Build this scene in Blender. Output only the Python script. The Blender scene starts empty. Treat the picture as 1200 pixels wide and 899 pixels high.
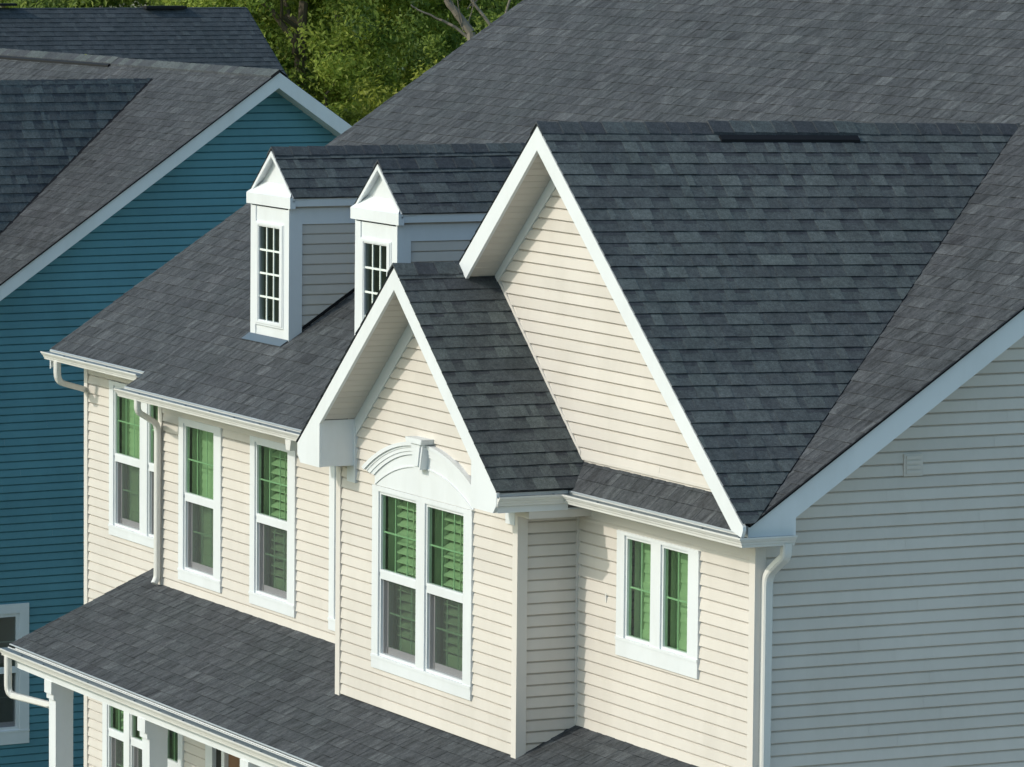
import bpy, bmesh, math, random
from mathutils import Vector, Matrix
random.seed(7)
R = math.radians
scene = bpy.context.scene
col = scene.collection
GROUND = -9.2

# ------------------------------------------------------------------ materials
def mat(name):
    m = bpy.data.materials.new(name); m.use_nodes = True
    nt = m.node_tree
    for n in list(nt.nodes):
        if n.type not in ('BSDF_PRINCIPLED', 'OUTPUT_MATERIAL'): nt.nodes.remove(n)
    return m, nt, nt.nodes['Principled BSDF']
def N(nt, t, **kw):
    n = nt.nodes.new(t)
    for k, v in kw.items():
        if hasattr(n, k): setattr(n, k, v)
    return n
def noise(nt, scale, detail=3, rough=.5, stretch=None):
    tc = N(nt, 'ShaderNodeTexCoord'); src = tc.outputs['Object']
    if stretch:
        mp = N(nt, 'ShaderNodeMapping'); mp.inputs['Scale'].default_value = stretch
        nt.links.new(src, mp.inputs['Vector']); src = mp.outputs['Vector']
    n = N(nt, 'ShaderNodeTexNoise'); n.inputs['Scale'].default_value = scale
    n.inputs['Detail'].default_value = detail; n.inputs['Roughness'].default_value = rough
    nt.links.new(src, n.inputs['Vector'])
    return n
def ramp(nt, src, stops):
    r = N(nt, 'ShaderNodeValToRGB'); e = r.color_ramp.elements
    while len(e) < len(stops): e.new(.5)
    for el, (p, c) in zip(e, stops):
        el.position = p; el.color = (*c, 1) if len(c) == 3 else c
    nt.links.new(src, r.inputs['Fac']); return r
def mixc(nt, fac, a, b, mode='MIX'):
    m = N(nt, 'ShaderNodeMix', data_type='RGBA', blend_type=mode)
    for sock, v in ((m.inputs['Factor'], fac), (m.inputs['A'], a), (m.inputs['B'], b)):
        pass
    def put(s, v):
        if hasattr(v, 'is_linked') or hasattr(v, 'links'): nt.links.new(v, s)
        elif isinstance(v, (int, float)): s.default_value = v
        else: s.default_value = (*v, 1)
    put(m.inputs[0], fac); put(m.inputs[6], a); put(m.inputs[7], b)
    return m.outputs[2]
def bump(nt, bsdf, height, strength, dist=.01):
    b = N(nt, 'ShaderNodeBump'); b.inputs['Strength'].default_value = strength
    b.inputs['Distance'].default_value = dist
    nt.links.new(height, b.inputs['Height']); nt.links.new(b.outputs[0], bsdf.inputs['Normal'])
def attr(nt):
    return N(nt, 'ShaderNodeAttribute', attribute_name='shade', attribute_type='GEOMETRY').outputs['Fac']

def painted(name, c, rough=.45, var=.06, spec=.4, dirt=.0):
    m, nt, b = mat(name)
    n1 = noise(nt, .9, 4, .6); n2 = noise(nt, 35, 2, .5)
    lo = tuple(x * (1 - var) for x in c); hi = tuple(min(1, x * (1 + var * .6)) for x in c)
    r = ramp(nt, n1.outputs['Fac'], [(.3, lo), (.7, hi)])
    out = r.outputs['Color']
    a = attr(nt)
    r2 = ramp(nt, a, [(0, (.90, .90, .90)), (1, (1, 1, 1))])
    out = mixc(nt, 1.0, out, r2.outputs['Color'], 'MULTIPLY')
    if dirt:
        n3 = noise(nt, 2.2, 6, .7, (1, 1, .35))
        r3 = ramp(nt, n3.outputs['Fac'], [(.45, (1, 1, 1)), (.85, (1 - dirt, 1 - dirt * 1.05, 1 - dirt * 1.2))])
        out = mixc(nt, 1.0, out, r3.outputs['Color'], 'MULTIPLY')
    nt.links.new(out, b.inputs['Base Color'])
    b.inputs['Roughness'].default_value = rough; b.inputs['Specular IOR Level'].default_value = spec
    bump(nt, b, n2.outputs['Fac'], .12, .004)
    return m
def shingle(name, c0, c1, c2, streak=(9, 9, 9), con=.16):
    m, nt, b = mat(name)
    a = attr(nt)
    r = ramp(nt, a, [(0, c0), (.5, c1), (1, c2)])
    g = noise(nt, 95, 4, .75); g2 = noise(nt, 1.1, 5, .65); g3 = noise(nt, 1, 3, .65, streak); g4 = noise(nt, 30, 3, .7)
    rg = ramp(nt, g.outputs['Fac'], [(.30, (.62, .62, .63)), (.5, (.98, .98, .98)), (.72, (1.5, 1.48, 1.46))])
    o = mixc(nt, 1.0, r.outputs['Color'], rg.outputs['Color'], 'MULTIPLY')
    rg2 = ramp(nt, g2.outputs['Fac'], [(.3, (.90, .93, .93)), (.7, (1.10, 1.07, 1.08))])
    o = mixc(nt, 1.0, o, rg2.outputs['Color'], 'MULTIPLY')
    rg3 = ramp(nt, g3.outputs['Fac'], [(.32, (1 - con * 1.6,) * 3), (.68, (1 + con,) * 3)])
    o = mixc(nt, 1.0, o, rg3.outputs['Color'], 'MULTIPLY')
    rg4 = ramp(nt, g4.outputs['Fac'], [(.33, (.76, .77, .79)), (.5, (1, 1, 1)), (.68, (1.25, 1.24, 1.22))])
    o = mixc(nt, 1.0, o, rg4.outputs['Color'], 'MULTIPLY')
    nt.links.new(o, b.inputs['Base Color'])
    b.inputs['Roughness'].default_value = .85; b.inputs['Specular IOR Level'].default_value = .3
    bump(nt, b, g.outputs['Fac'], .6, .006)
    return m
M = {}
M['cream'] = painted('cream_vinyl', (.662, .618, .568), .5, .05, .3, .09)
M['cream_trim'] = painted('cream_corner', (.69, .65, .605), .5, .03, .3)
M['teal'] = painted('teal_vinyl', (.100, .272, .335), .5, .10, .3, .14)
M['white'] = painted('white_trim', (.745, .775, .80), .42, .04, .4, .10)
M['gutter'] = painted('gutter_paint', (.75, .745, .72), .34, .05, .5, .14)
M['soffit'] = painted('soffit_vinyl', (.62, .59, .55), .5, .03, .3)
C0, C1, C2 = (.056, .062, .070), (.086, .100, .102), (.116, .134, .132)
M['shingle'] = shingle('charcoal_shingle_lifted', C0, C1, C2, (6, 6, 6), .12)  # same roof shingle as the front, colour lightened to lift shaded side slopes
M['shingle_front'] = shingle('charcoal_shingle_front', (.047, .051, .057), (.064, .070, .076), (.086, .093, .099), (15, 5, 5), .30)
M['shingle_far'] = shingle('slate_shingle', (.045, .055, .062), (.06, .07, .078), (.078, .09, .096), (6, 6, 6), .1)
M['wood'] = painted('brown_door', (.21, .11, .055), .35, .15, .5)
M['dark'] = painted('dark_interior', (.03, .032, .03), .8, .1, .2)
M['black'] = painted('black_vent', (.012, .012, .014), .6, .1, .2)
M['room'] = painted('room_paint', (.62, .62, .58), .8, .05, .2)
M['shutter'] = painted('shutter_paint', (.80, .79, .72), .5, .03, .3)
M['muntin'] = painted('muntin_paint', (.80, .86, .82), .4, .02, .3)
M['guard'] = painted('gutter_guard_metal', (.15, .19, .21), .35, .15, .6)
M['flash'] = painted('apron_metal', (.10, .14, .18), .5, .1, .4)
M['drip'] = painted('drip_metal', (.42, .46, .49), .4, .08, .5)
M['reveal'] = painted('sash_vinyl', (.55, .54, .56), .5, .05, .3)
M['concrete'] = painted('concrete', (.50, .49, .47), .9, .1, .2)
M['bark'] = painted('bark', (.16, .13, .10), .9, .3, .2)
M['grey_bark'] = painted('pale_bark', (.23, .20, .16), .9, .3, .2)

def glass(name, tint, gl=.16, rough=.02):
    m, nt, b = mat(name); nt.nodes.remove(b)
    out = nt.nodes['Material Output']
    t = N(nt, 'ShaderNodeBsdfTransparent'); t.inputs['Color'].default_value = (*tint, 1)
    g = N(nt, 'ShaderNodeBsdfGlossy'); g.inputs['Roughness'].default_value = rough
    g.inputs['Color'].default_value = (.9, .95, .92, 1)
    lw = N(nt, 'ShaderNodeLayerWeight'); lw.inputs['Blend'].default_value = .35
    mr = N(nt, 'ShaderNodeMapRange'); mr.inputs['To Min'].default_value = gl * .5; mr.inputs['To Max'].default_value = min(1, gl * 2.6)
    nt.links.new(lw.outputs['Fresnel'], mr.inputs['Value'])
    n = noise(nt, 2.2, 2, .5)
    bp = N(nt, 'ShaderNodeBump'); bp.inputs['Strength'].default_value = .08; bp.inputs['Distance'].default_value = .02
    nt.links.new(n.outputs['Fac'], bp.inputs['Height']); nt.links.new(bp.outputs[0], g.inputs['Normal'])
    mx = N(nt, 'ShaderNodeMixShader')
    nt.links.new(mr.outputs[0], mx.inputs[0]); nt.links.new(t.outputs[0], mx.inputs[1]); nt.links.new(g.outputs[0], mx.inputs[2])
    nt.links.new(mx.outputs[0], out.inputs[0]); return m
M['glass'] = glass('green_glass', (.52, .71, .52), .22)
M['glass_dark'] = glass('dormer_glass', (.50, .56, .56), .20)
def screenmat():
    m, nt, b = mat('insect_screen'); out = nt.nodes['Material Output']
    b.inputs['Base Color'].default_value = (.075, .08, .085, 1); b.inputs['Roughness'].default_value = .7
    t = N(nt, 'ShaderNodeBsdfTransparent'); mx = N(nt, 'ShaderNodeMixShader'); mx.inputs[0].default_value = .42
    nt.links.new(t.outputs[0], mx.inputs[1]); nt.links.new(b.outputs[0], mx.inputs[2]); nt.links.new(mx.outputs[0], out.inputs[0])
    return m
M['screen'] = screenmat()
def leafmat(name, c0, c1, c2):
    m, nt, b = mat(name)
    r = ramp(nt, attr(nt), [(0, c0), (.5, c1), (1, c2)])
    nt.links.new(r.outputs['Color'], b.inputs['Base Color'])
    b.inputs['Roughness'].default_value = .55; b.inputs['Specular IOR Level'].default_value = .3
    out = nt.nodes['Material Output']
    tr = N(nt, 'ShaderNodeBsdfTranslucent'); nt.links.new(r.outputs['Color'], tr.inputs['Color'])
    mx = N(nt, 'ShaderNodeMixShader'); mx.inputs[0].default_value = .5
    nt.links.new(b.outputs[0], mx.inputs[1]); nt.links.new(tr.outputs[0], mx.inputs[2]); nt.links.new(mx.outputs[0], out.inputs[0])
    return m
M['leaf_a'] = leafmat('leaf_bright', (.12, .19, .03), (.33, .41, .065), (.54, .59, .13))
M['leaf_b'] = leafmat('leaf_dark', (.07, .12, .03), (.24, .32, .06), (.42, .48, .10))
M['leaf_c'] = leafmat('leaf_yellow', (.14, .18, .02), (.30, .33, .045), (.50, .50, .09))

def grassmat():
    m, nt, b = mat('lawn'); n = noise(nt, 1.5, 6, .7)
    r = ramp(nt, n.outputs['Fac'], [(.3, (.035, .06, .018)), (.6, (.07, .10, .03)), (.8, (.11, .12, .05))])
    nt.links.new(r.outputs['Color'], b.inputs['Base Color']); b.inputs['Roughness'].default_value = .95
    bump(nt, b, n.outputs['Fac'], .6, .05); return m
M['grass'] = grassmat()

# ------------------------------------------------------------------ mesh builder
class MB:
    def __init__(s): s.v = []; s.f = []; s.a = []
    def face(s, pts, a=.5):
        i = len(s.v); s.v += [tuple(p) for p in pts]; s.f.append(tuple(range(i, i + len(pts)))); s.a.append(a)
    def box(s, p0, p1, a=.5, F=None):
        F = F or (lambda x, y, z: (x, y, z))
        x0, y0, z0 = p0; x1, y1, z1 = p1
        c = [F(x, y, z) for z in (z0, z1) for y in (y0, y1) for x in (x0, x1)]
        for q in ((0, 1, 3, 2), (4, 5, 7, 6), (0, 1, 5, 4), (2, 3, 7, 6), (0, 2, 6, 4), (1, 3, 7, 5)):
            s.face([c[i] for i in q], a)
    def prism(s, poly, d0, d1, F, a=.5):
        n = len(poly)
        s.face([F(p[0], p[1], d1) for p in poly], a); s.face([F(p[0], p[1], d0) for p in poly][::-1], a)
        for i in range(n):
            p, q = poly[i], poly[(i + 1) % n]
            s.face([F(p[0], p[1], d0), F(q[0], q[1], d0), F(q[0], q[1], d1), F(p[0], p[1], d1)], a)
    def sweep(s, rings, closed=True, caps=True, a=.5):
        n = len(rings[0])
        for r0, r1 in zip(rings, rings[1:]):
            for i in range(n if closed else n - 1):
                j = (i + 1) % n
                s.face([r0[i], r0[j], r1[j], r1[i]], a)
        if caps:
            s.face(rings[0], a); s.face(rings[-1][::-1], a)
    def build(s, name, m, parent=None, merge=True, smooth=False):
        me = bpy.data.meshes.new(name); me.from_pydata(s.v, [], s.f); me.update()
        at = me.attributes.new('shade', 'FLOAT', 'FACE'); at.data.foreach_set('value', s.a)
        me.materials.append(M[m] if isinstance(m, str) else m)
        if merge:
            bm = bmesh.new(); bm.from_mesh(me)
            bmesh.ops.remove_doubles(bm, verts=bm.verts, dist=.0003)
            bmesh.ops.recalc_face_normals(bm, faces=bm.faces)
            bm.to_mesh(me); bm.free()
        if smooth:
            for p in me.polygons: p.use_smooth = True
        o = bpy.data.objects.new(name, me); col.objects.link(o)
        if parent: o.parent = parent
        return o

def thing(name, label, cat, loc=(0, 0, 0), rz=0, group=None):
    o = bpy.data.objects.new(name, None); col.objects.link(o)
    o.location = loc; o.rotation_euler = (0, 0, rz); o.empty_display_size = .3
    o['label'] = label; o['category'] = cat
    if group: o['group'] = group
    return o
def part_empty(name, parent):
    o = bpy.data.objects.new(name, None); col.objects.link(o); o.parent = parent; o.empty_display_size = .2; return o

# frames: F(a, z, d): a along the wall, z up, d outwards
def front(y): return lambda a, z, d: (a, y - d, z)
def right(x): return lambda a, z, d: (x + d, a, z)

def clip(poly, ax, val, keep_ge):
    out = []; n = len(poly)
    for i in range(n):
        p, q = poly[i], poly[(i + 1) % n]
        ip = (p[ax] >= val - 1e-9) if keep_ge else (p[ax] <= val + 1e-9)
        iq = (q[ax] >= val - 1e-9) if keep_ge else (q[ax] <= val + 1e-9)
        if ip: out.append(p)
        if ip != iq:
            t = (val - p[ax]) / (q[ax] - p[ax]); out.append((p[0] + t * (q[0] - p[0]), p[1] + t * (q[1] - p[1])))
    r = []
    for p in out:
        if not r or abs(p[0] - r[-1][0]) + abs(p[1] - r[-1][1]) > 1e-6: r.append(p)
    if len(r) > 1 and abs(r[0][0] - r[-1][0]) + abs(r[0][1] - r[-1][1]) < 1e-6: r.pop()
    return r
def cliprect(poly, a0, a1, z0, z1):
    for ax, v, g in ((0, a0, True), (0, a1, False), (1, z0, True), (1, z1, False)):
        if len(poly) < 3: return []
        poly = clip(poly, ax, v, g)
    return poly if len(poly) >= 3 else []

EXP = .1016
def lap(mb, poly, F, zref, e=EXP, t=.026, holes=(), base=.002, rnd=None):
    rnd = rnd or random.Random(3)
    za = min(p[1] for p in poly); zb = max(p[1] for p in poly)
    k0 = math.floor((za - zref) / e); k1 = math.ceil((zb - zref) / e)
    xs = sorted({min(p[0] for p in poly), max(p[0] for p in poly)} | {h[0] for h in holes} | {h[1] for h in holes})
    for k in range(k0, k1):
        z0 = zref + k * e; z1 = z0 + e; sh = rnd.uniform(.25, 1)
        zs = sorted({z0, z1} | {h[2] for h in holes if z0 < h[2] < z1} | {h[3] for h in holes if z0 < h[3] < z1})
        # segments merged along a when no hole
        for b0, b1 in zip(zs, zs[1:]):
            segs = []
            cur = None
            for a0, a1 in zip(xs, xs[1:]):
                am, zm = (a0 + a1) / 2, (b0 + b1) / 2
                if any(h[0] < am < h[1] and h[2] < zm < h[3] for h in holes):
                    if cur: segs.append(cur); cur = None
                else: cur = (cur[0], a1) if cur else (a0, a1)
            if cur: segs.append(cur)
            cut = []
            for a0, a1 in segs:
                x = a0 + rnd.uniform(.8, 3.6)
                while x < a1 - .4: cut.append((a0, x)); a0 = x; x += rnd.uniform(2.2, 3.7)
                cut.append((a0, a1))
            for ci, (a0, a1) in enumerate(cut):
                pl = cliprect(poly, a0, a1, b0, b1)
                if not pl: continue
                if ci: sh = min(1, max(.1, sh + rnd.choice((-.22, .22))))
                o_ = .0016 * (ci % 2)
                kz = z0 + .79 * e
                prof = lambda z: base + o_ + (t * (1 - .45 * (z - z0) / (.79 * e)) if z <= kz + 1e-9 else t * .55 + (-.012 - t * .55) * (z - kz) / (.21 * e))
                for g0, g1 in ((b0, kz), (kz, b1)):
                    pp = cliprect(pl, a0 - 9, a1 + 9, max(b0, g0), min(b1, g1)) if min(b1, g1) - max(b0, g0) > 1e-5 else []
                    if pp: mb.face([F(a, z, prof(z)) for a, z in pp], sh)
                if ci % 2 and sum(1 for q in pl if abs(q[0] - a0) < 1e-6) == 2 and max(q[1] for q in pl if abs(q[0] - a0) < 1e-6) > b1 - 1e-6: mb.face([F(a0, b0, base + o_ + t), F(a0, b1, base + o_), F(a0, b1, base - .001), F(a0, b0, base + t - .001)], .1)
                if abs(b0 - z0) < 1e-6:
                    bt = [p for p in pl if abs(p[1] - z0) < 1e-5]
                    if len(bt) >= 2:
                        x0 = min(p[0] for p in bt); x1 = max(p[0] for p in bt)
                        # small rolled drip lip below the course
                        mb.face([F(x0, z0, base + t), F(x1, z0, base + t), F(x1, z0 - .003, base + t - .002), F(x0, z0 - .003, base + t - .002)], sh)
                        mb.face([F(x0, z0 - .003, base + t - .002), F(x1, z0 - .003, base + t - .002), F(x1, z0, base - .012), F(x0, z0, base - .012)], sh)

SE = .143
def roofing(mb, pts, s_dir, t_dir, e=SE, seed=1, tabs=True, lift=0.0, org=None, hscale=1.0, soft=False):
    rnd = random.Random(seed); TT = .004 if soft else .003
    o = Vector(org or pts[0]); s = Vector(s_dir).normalized(); t = Vector(t_dir).normalized(); n = s.cross(t)
    if n.z < 0: n = -n
    poly = [((Vector(p) - o).dot(s), (Vector(p) - o).dot(t)) for p in pts]
    G = lambda a, b, h: tuple(o + s * a + t * b + n * (h * hscale + lift))
    ta = min(p[1] for p in poly); tb = max(p[1] for p in poly)
    for k in range(math.floor(ta / e + 1e-6), math.ceil(tb / e)):
        t0 = k * e; t1 = t0 + e
        band = clip(clip(poly, 1, t0, True), 1, t1, False) if True else []
        if len(band) < 3: continue
        off = rnd.uniform(-.0012, .0012)
        H = lambda b, x=0: .003 + ((.008 if soft else .009) + off) * (1 - (b - t0) / e) + x
        base = rnd.uniform(.25, .5)
        mb.face([G(a, b, H(b)) for a, b in band], base)
        bt = [p for p in band if abs(p[1] - max(t0, ta)) < 1e-5]
        if len(bt) >= 2:
            x0 = min(p[0] for p in bt); x1 = max(p[0] for p in bt); b0 = max(t0, ta)
            mb.face([G(x0, b0, H(b0)), G(x1, b0, H(b0)), G(x1, b0, -.004), G(x0, b0, -.004)], base * (.85 if soft else .35))
        if not tabs: continue
        x = min(p[0] for p in band) - rnd.uniform(0, .3); xe = max(p[0] for p in band)
        while x < xe:
            w = rnd.choice((.07, .11, .15, .17, .22, .3)) + rnd.uniform(-.02, .02); g = rnd.choice((.06, .10, .14, .18, .24)) + rnd.uniform(-.02, .02)
            tp = clip(clip(band, 0, x, True), 0, x + w, False) if x + w > poly[0][0] - 99 else []
            if len(tp) >= 3:
                c = min(1, max(0, rnd.gauss(.52, .25 if soft else .20)))
                mb.face([G(a, b, H(b, TT)) for a, b in tp], c)
                bt = [p for p in tp if abs(p[1] - max(t0, ta)) < 1e-5]
                if len(bt) >= 2:
                    b0 = max(t0, ta); q0 = min(p[0] for p in bt); q1 = max(p[0] for p in bt)
                    mb.face([G(q0, b0, H(b0, TT)), G(q1, b0, H(b0, TT)), G(q1, b0, -.004), G(q0, b0, -.004)], c * (.85 if soft else .35))
                for xq in (x, x + w):
                    ed = [p for p in tp if abs(p[0] - xq) < 1e-5]
                    if len(ed) >= 2:
                        c0, c1 = ed[0], ed[1]
                        mb.face([G(*c0, H(c0[1], TT)), G(*c1, H(c1[1], TT)), G(*c1, H(c1[1])), G(*c0, H(c0[1]))], c)
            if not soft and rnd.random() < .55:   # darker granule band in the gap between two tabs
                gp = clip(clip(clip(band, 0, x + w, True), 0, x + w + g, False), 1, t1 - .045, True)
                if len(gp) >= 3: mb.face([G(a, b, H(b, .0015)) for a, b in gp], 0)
            x += w + g

def ridge_caps(mb, p0, p1, dl, dr, w=.15, e=.2, seed=5, lift=.026, skip=None, vent=None):
    """cap shingles folded over a ridge from p0 to p1; dl, dr: unit vectors down each slope"""
    rnd = random.Random(seed); p0 = Vector(p0); p1 = Vector(p1); L = (p1 - p0).length; u = (p1 - p0) / L
    dl = Vector(dl).normalized(); dr = Vector(dr).normalized(); up = Vector((0, 0, 1)); x = 0
    while x < L:
        x2 = min(L, x + e); c = rnd.choice((.0, .1, .25, .45, .6)); lf = lift
        if vent and vent[0] < x + e / 2 < vent[1]: lf += .014
        a = p0 + u * x; b = p0 + u * x2
        for d in (dl, dr):
            mb.face([a + up * (lf + .008), b + up * lf, b + d * w + up * lf, a + d * w + up * (lf + .008)], c)
            mb.face([a + d * w + up * (lf + .008), b + d * w + up * lf, b + d * w + up * (lf - .02), a + d * w + up * (lf - .02)], c * .3)
            mb.face([a + up * (lf + .008), a + d * w + up * (lf + .008), a + d * w + up * (lf - .012), a + up * (lf - .012)], c * .5)
        x = x2

def tube(mb, path, w, h, side, bends=4, rad=.10, a=.5):
    """rectangular downspout along a 3D polyline with rounded elbows; side = vector for the w axis"""
    P = [Vector(p) for p in path]; pts = [P[0]]
    for i in range(1, len(P) - 1):
        a0 = (P[i - 1] - P[i]); b0 = (P[i + 1] - P[i]); r = min(rad, a0.length * .45, b0.length * .45)
        A = P[i] + a0.normalized() * r; B = P[i] + b0.normalized() * r
        for k in range(bends + 1):
            t = k / bends; pts.append(A * (1 - t) ** 2 + P[i] * 2 * t * (1 - t) + B * t * t)
    pts.append(P[-1]); side = Vector(side).normalized(); rings = []
    for i, p in enumerate(pts):
        d = (pts[min(i + 1, len(pts) - 1)] - pts[max(i - 1, 0)]).normalized()
        v = d.cross(side).normalized(); c = min(w, h) * .18; ring = []
        sd = side - d * side.dot(d); sd.normalize()
        for sx, sy, k in ((-1, -1, 0), (-1, -1, 1), (1, -1, 1), (1, -1, 0), (1, 1, 0), (1, 1, 1), (-1, 1, 1), (-1, 1, 0)):
            x = sx * (w / 2 - (c if k else 0)); y = sy * (h / 2 - (0 if k else c))
            ring.append(p + sd * x + v * y)
        rings.append(ring)
    mb.sweep(rings, a=a)

GP = [(0, 0), (0, -.088), (.066, -.088), (.078, -.082), (.080, -.062), (.090, -.058), (.094, -.040), (.106, -.034), (.114, -.016), (.122, -.014), (.122, 0), (.113, 0), (.110, -.012), (.012, -.014), (.010, 0)]
def gutter(name, path, z, parent, flip=1, caps=True, grd=True):
    """K-profile gutter along horizontal path (x,y); outward is to the right of travel * flip"""
    P = [Vector((x, y, 0)) for x, y in path]; n = len(P)
    def nrm(i):
        d = (P[i + 1] - P[i]).normalized(); return Vector((d.y, -d.x, 0)) * flip
    rings = []; offs = []
    for i in range(n):
        if i == 0: m = nrm(0)
        elif i == n - 1: m = nrm(n - 2)
        else:
            a, b = nrm(i - 1), nrm(i); m = (a + b) / (1 + a.dot(b))
        offs.append(m); rings.append([P[i] + m * d + Vector((0, 0, z + h)) for d, h in GP])
    mb = MB(); mb.sweep(rings); g = mb.build(name, 'gutter', parent)
    if grd:
        m2 = MB(); e0 = [P[i] + offs[i] * .012 + Vector((0, 0, z - .006)) for i in range(n)]; e1 = [P[i] + offs[i] * .110 + Vector((0, 0, z - .006)) for i in range(n)]
        for i in range(n - 1): m2.face([e0[i], e0[i + 1], e1[i + 1], e1[i]])
        # guard screws
        for i in range(n - 1):
            L = (P[i + 1] - P[i]).length; k = 1
            while k * .62 < L:
                c = e1[i].lerp(e1[i + 1], k * .62 / L); c = c - offs[i] * .02
                m2.box((c.x - .009, c.y - .009, c.z), (c.x + .009, c.y + .009, c.z + .010), 1.0); k += 1
        gd = m2.build('gutter_guard', 'guard', g)
    return g
def drip(parent, path, z, flip=1):
    mb = MB(); P = [Vector((x, y, 0)) for x, y in path]
    for p, q in zip(P, P[1:]):
        d = (q - p).normalized(); nr = Vector((d.y, -d.x, 0)) * flip; Z = Vector((0, 0, 1))
        mb.face([p + Z * (z + .002) + nr * .002, q + Z * (z + .002) + nr * .002, q + Z * z + nr * .014, p + Z * z + nr * .014], 1)
        mb.face([p + Z * z + nr * .014, q + Z * z + nr * .014, q + Z * (z - .008) + nr * .016, p + Z * (z - .008) + nr * .016], 1)
    return mb.build('drip_edge', 'drip', parent)

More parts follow.
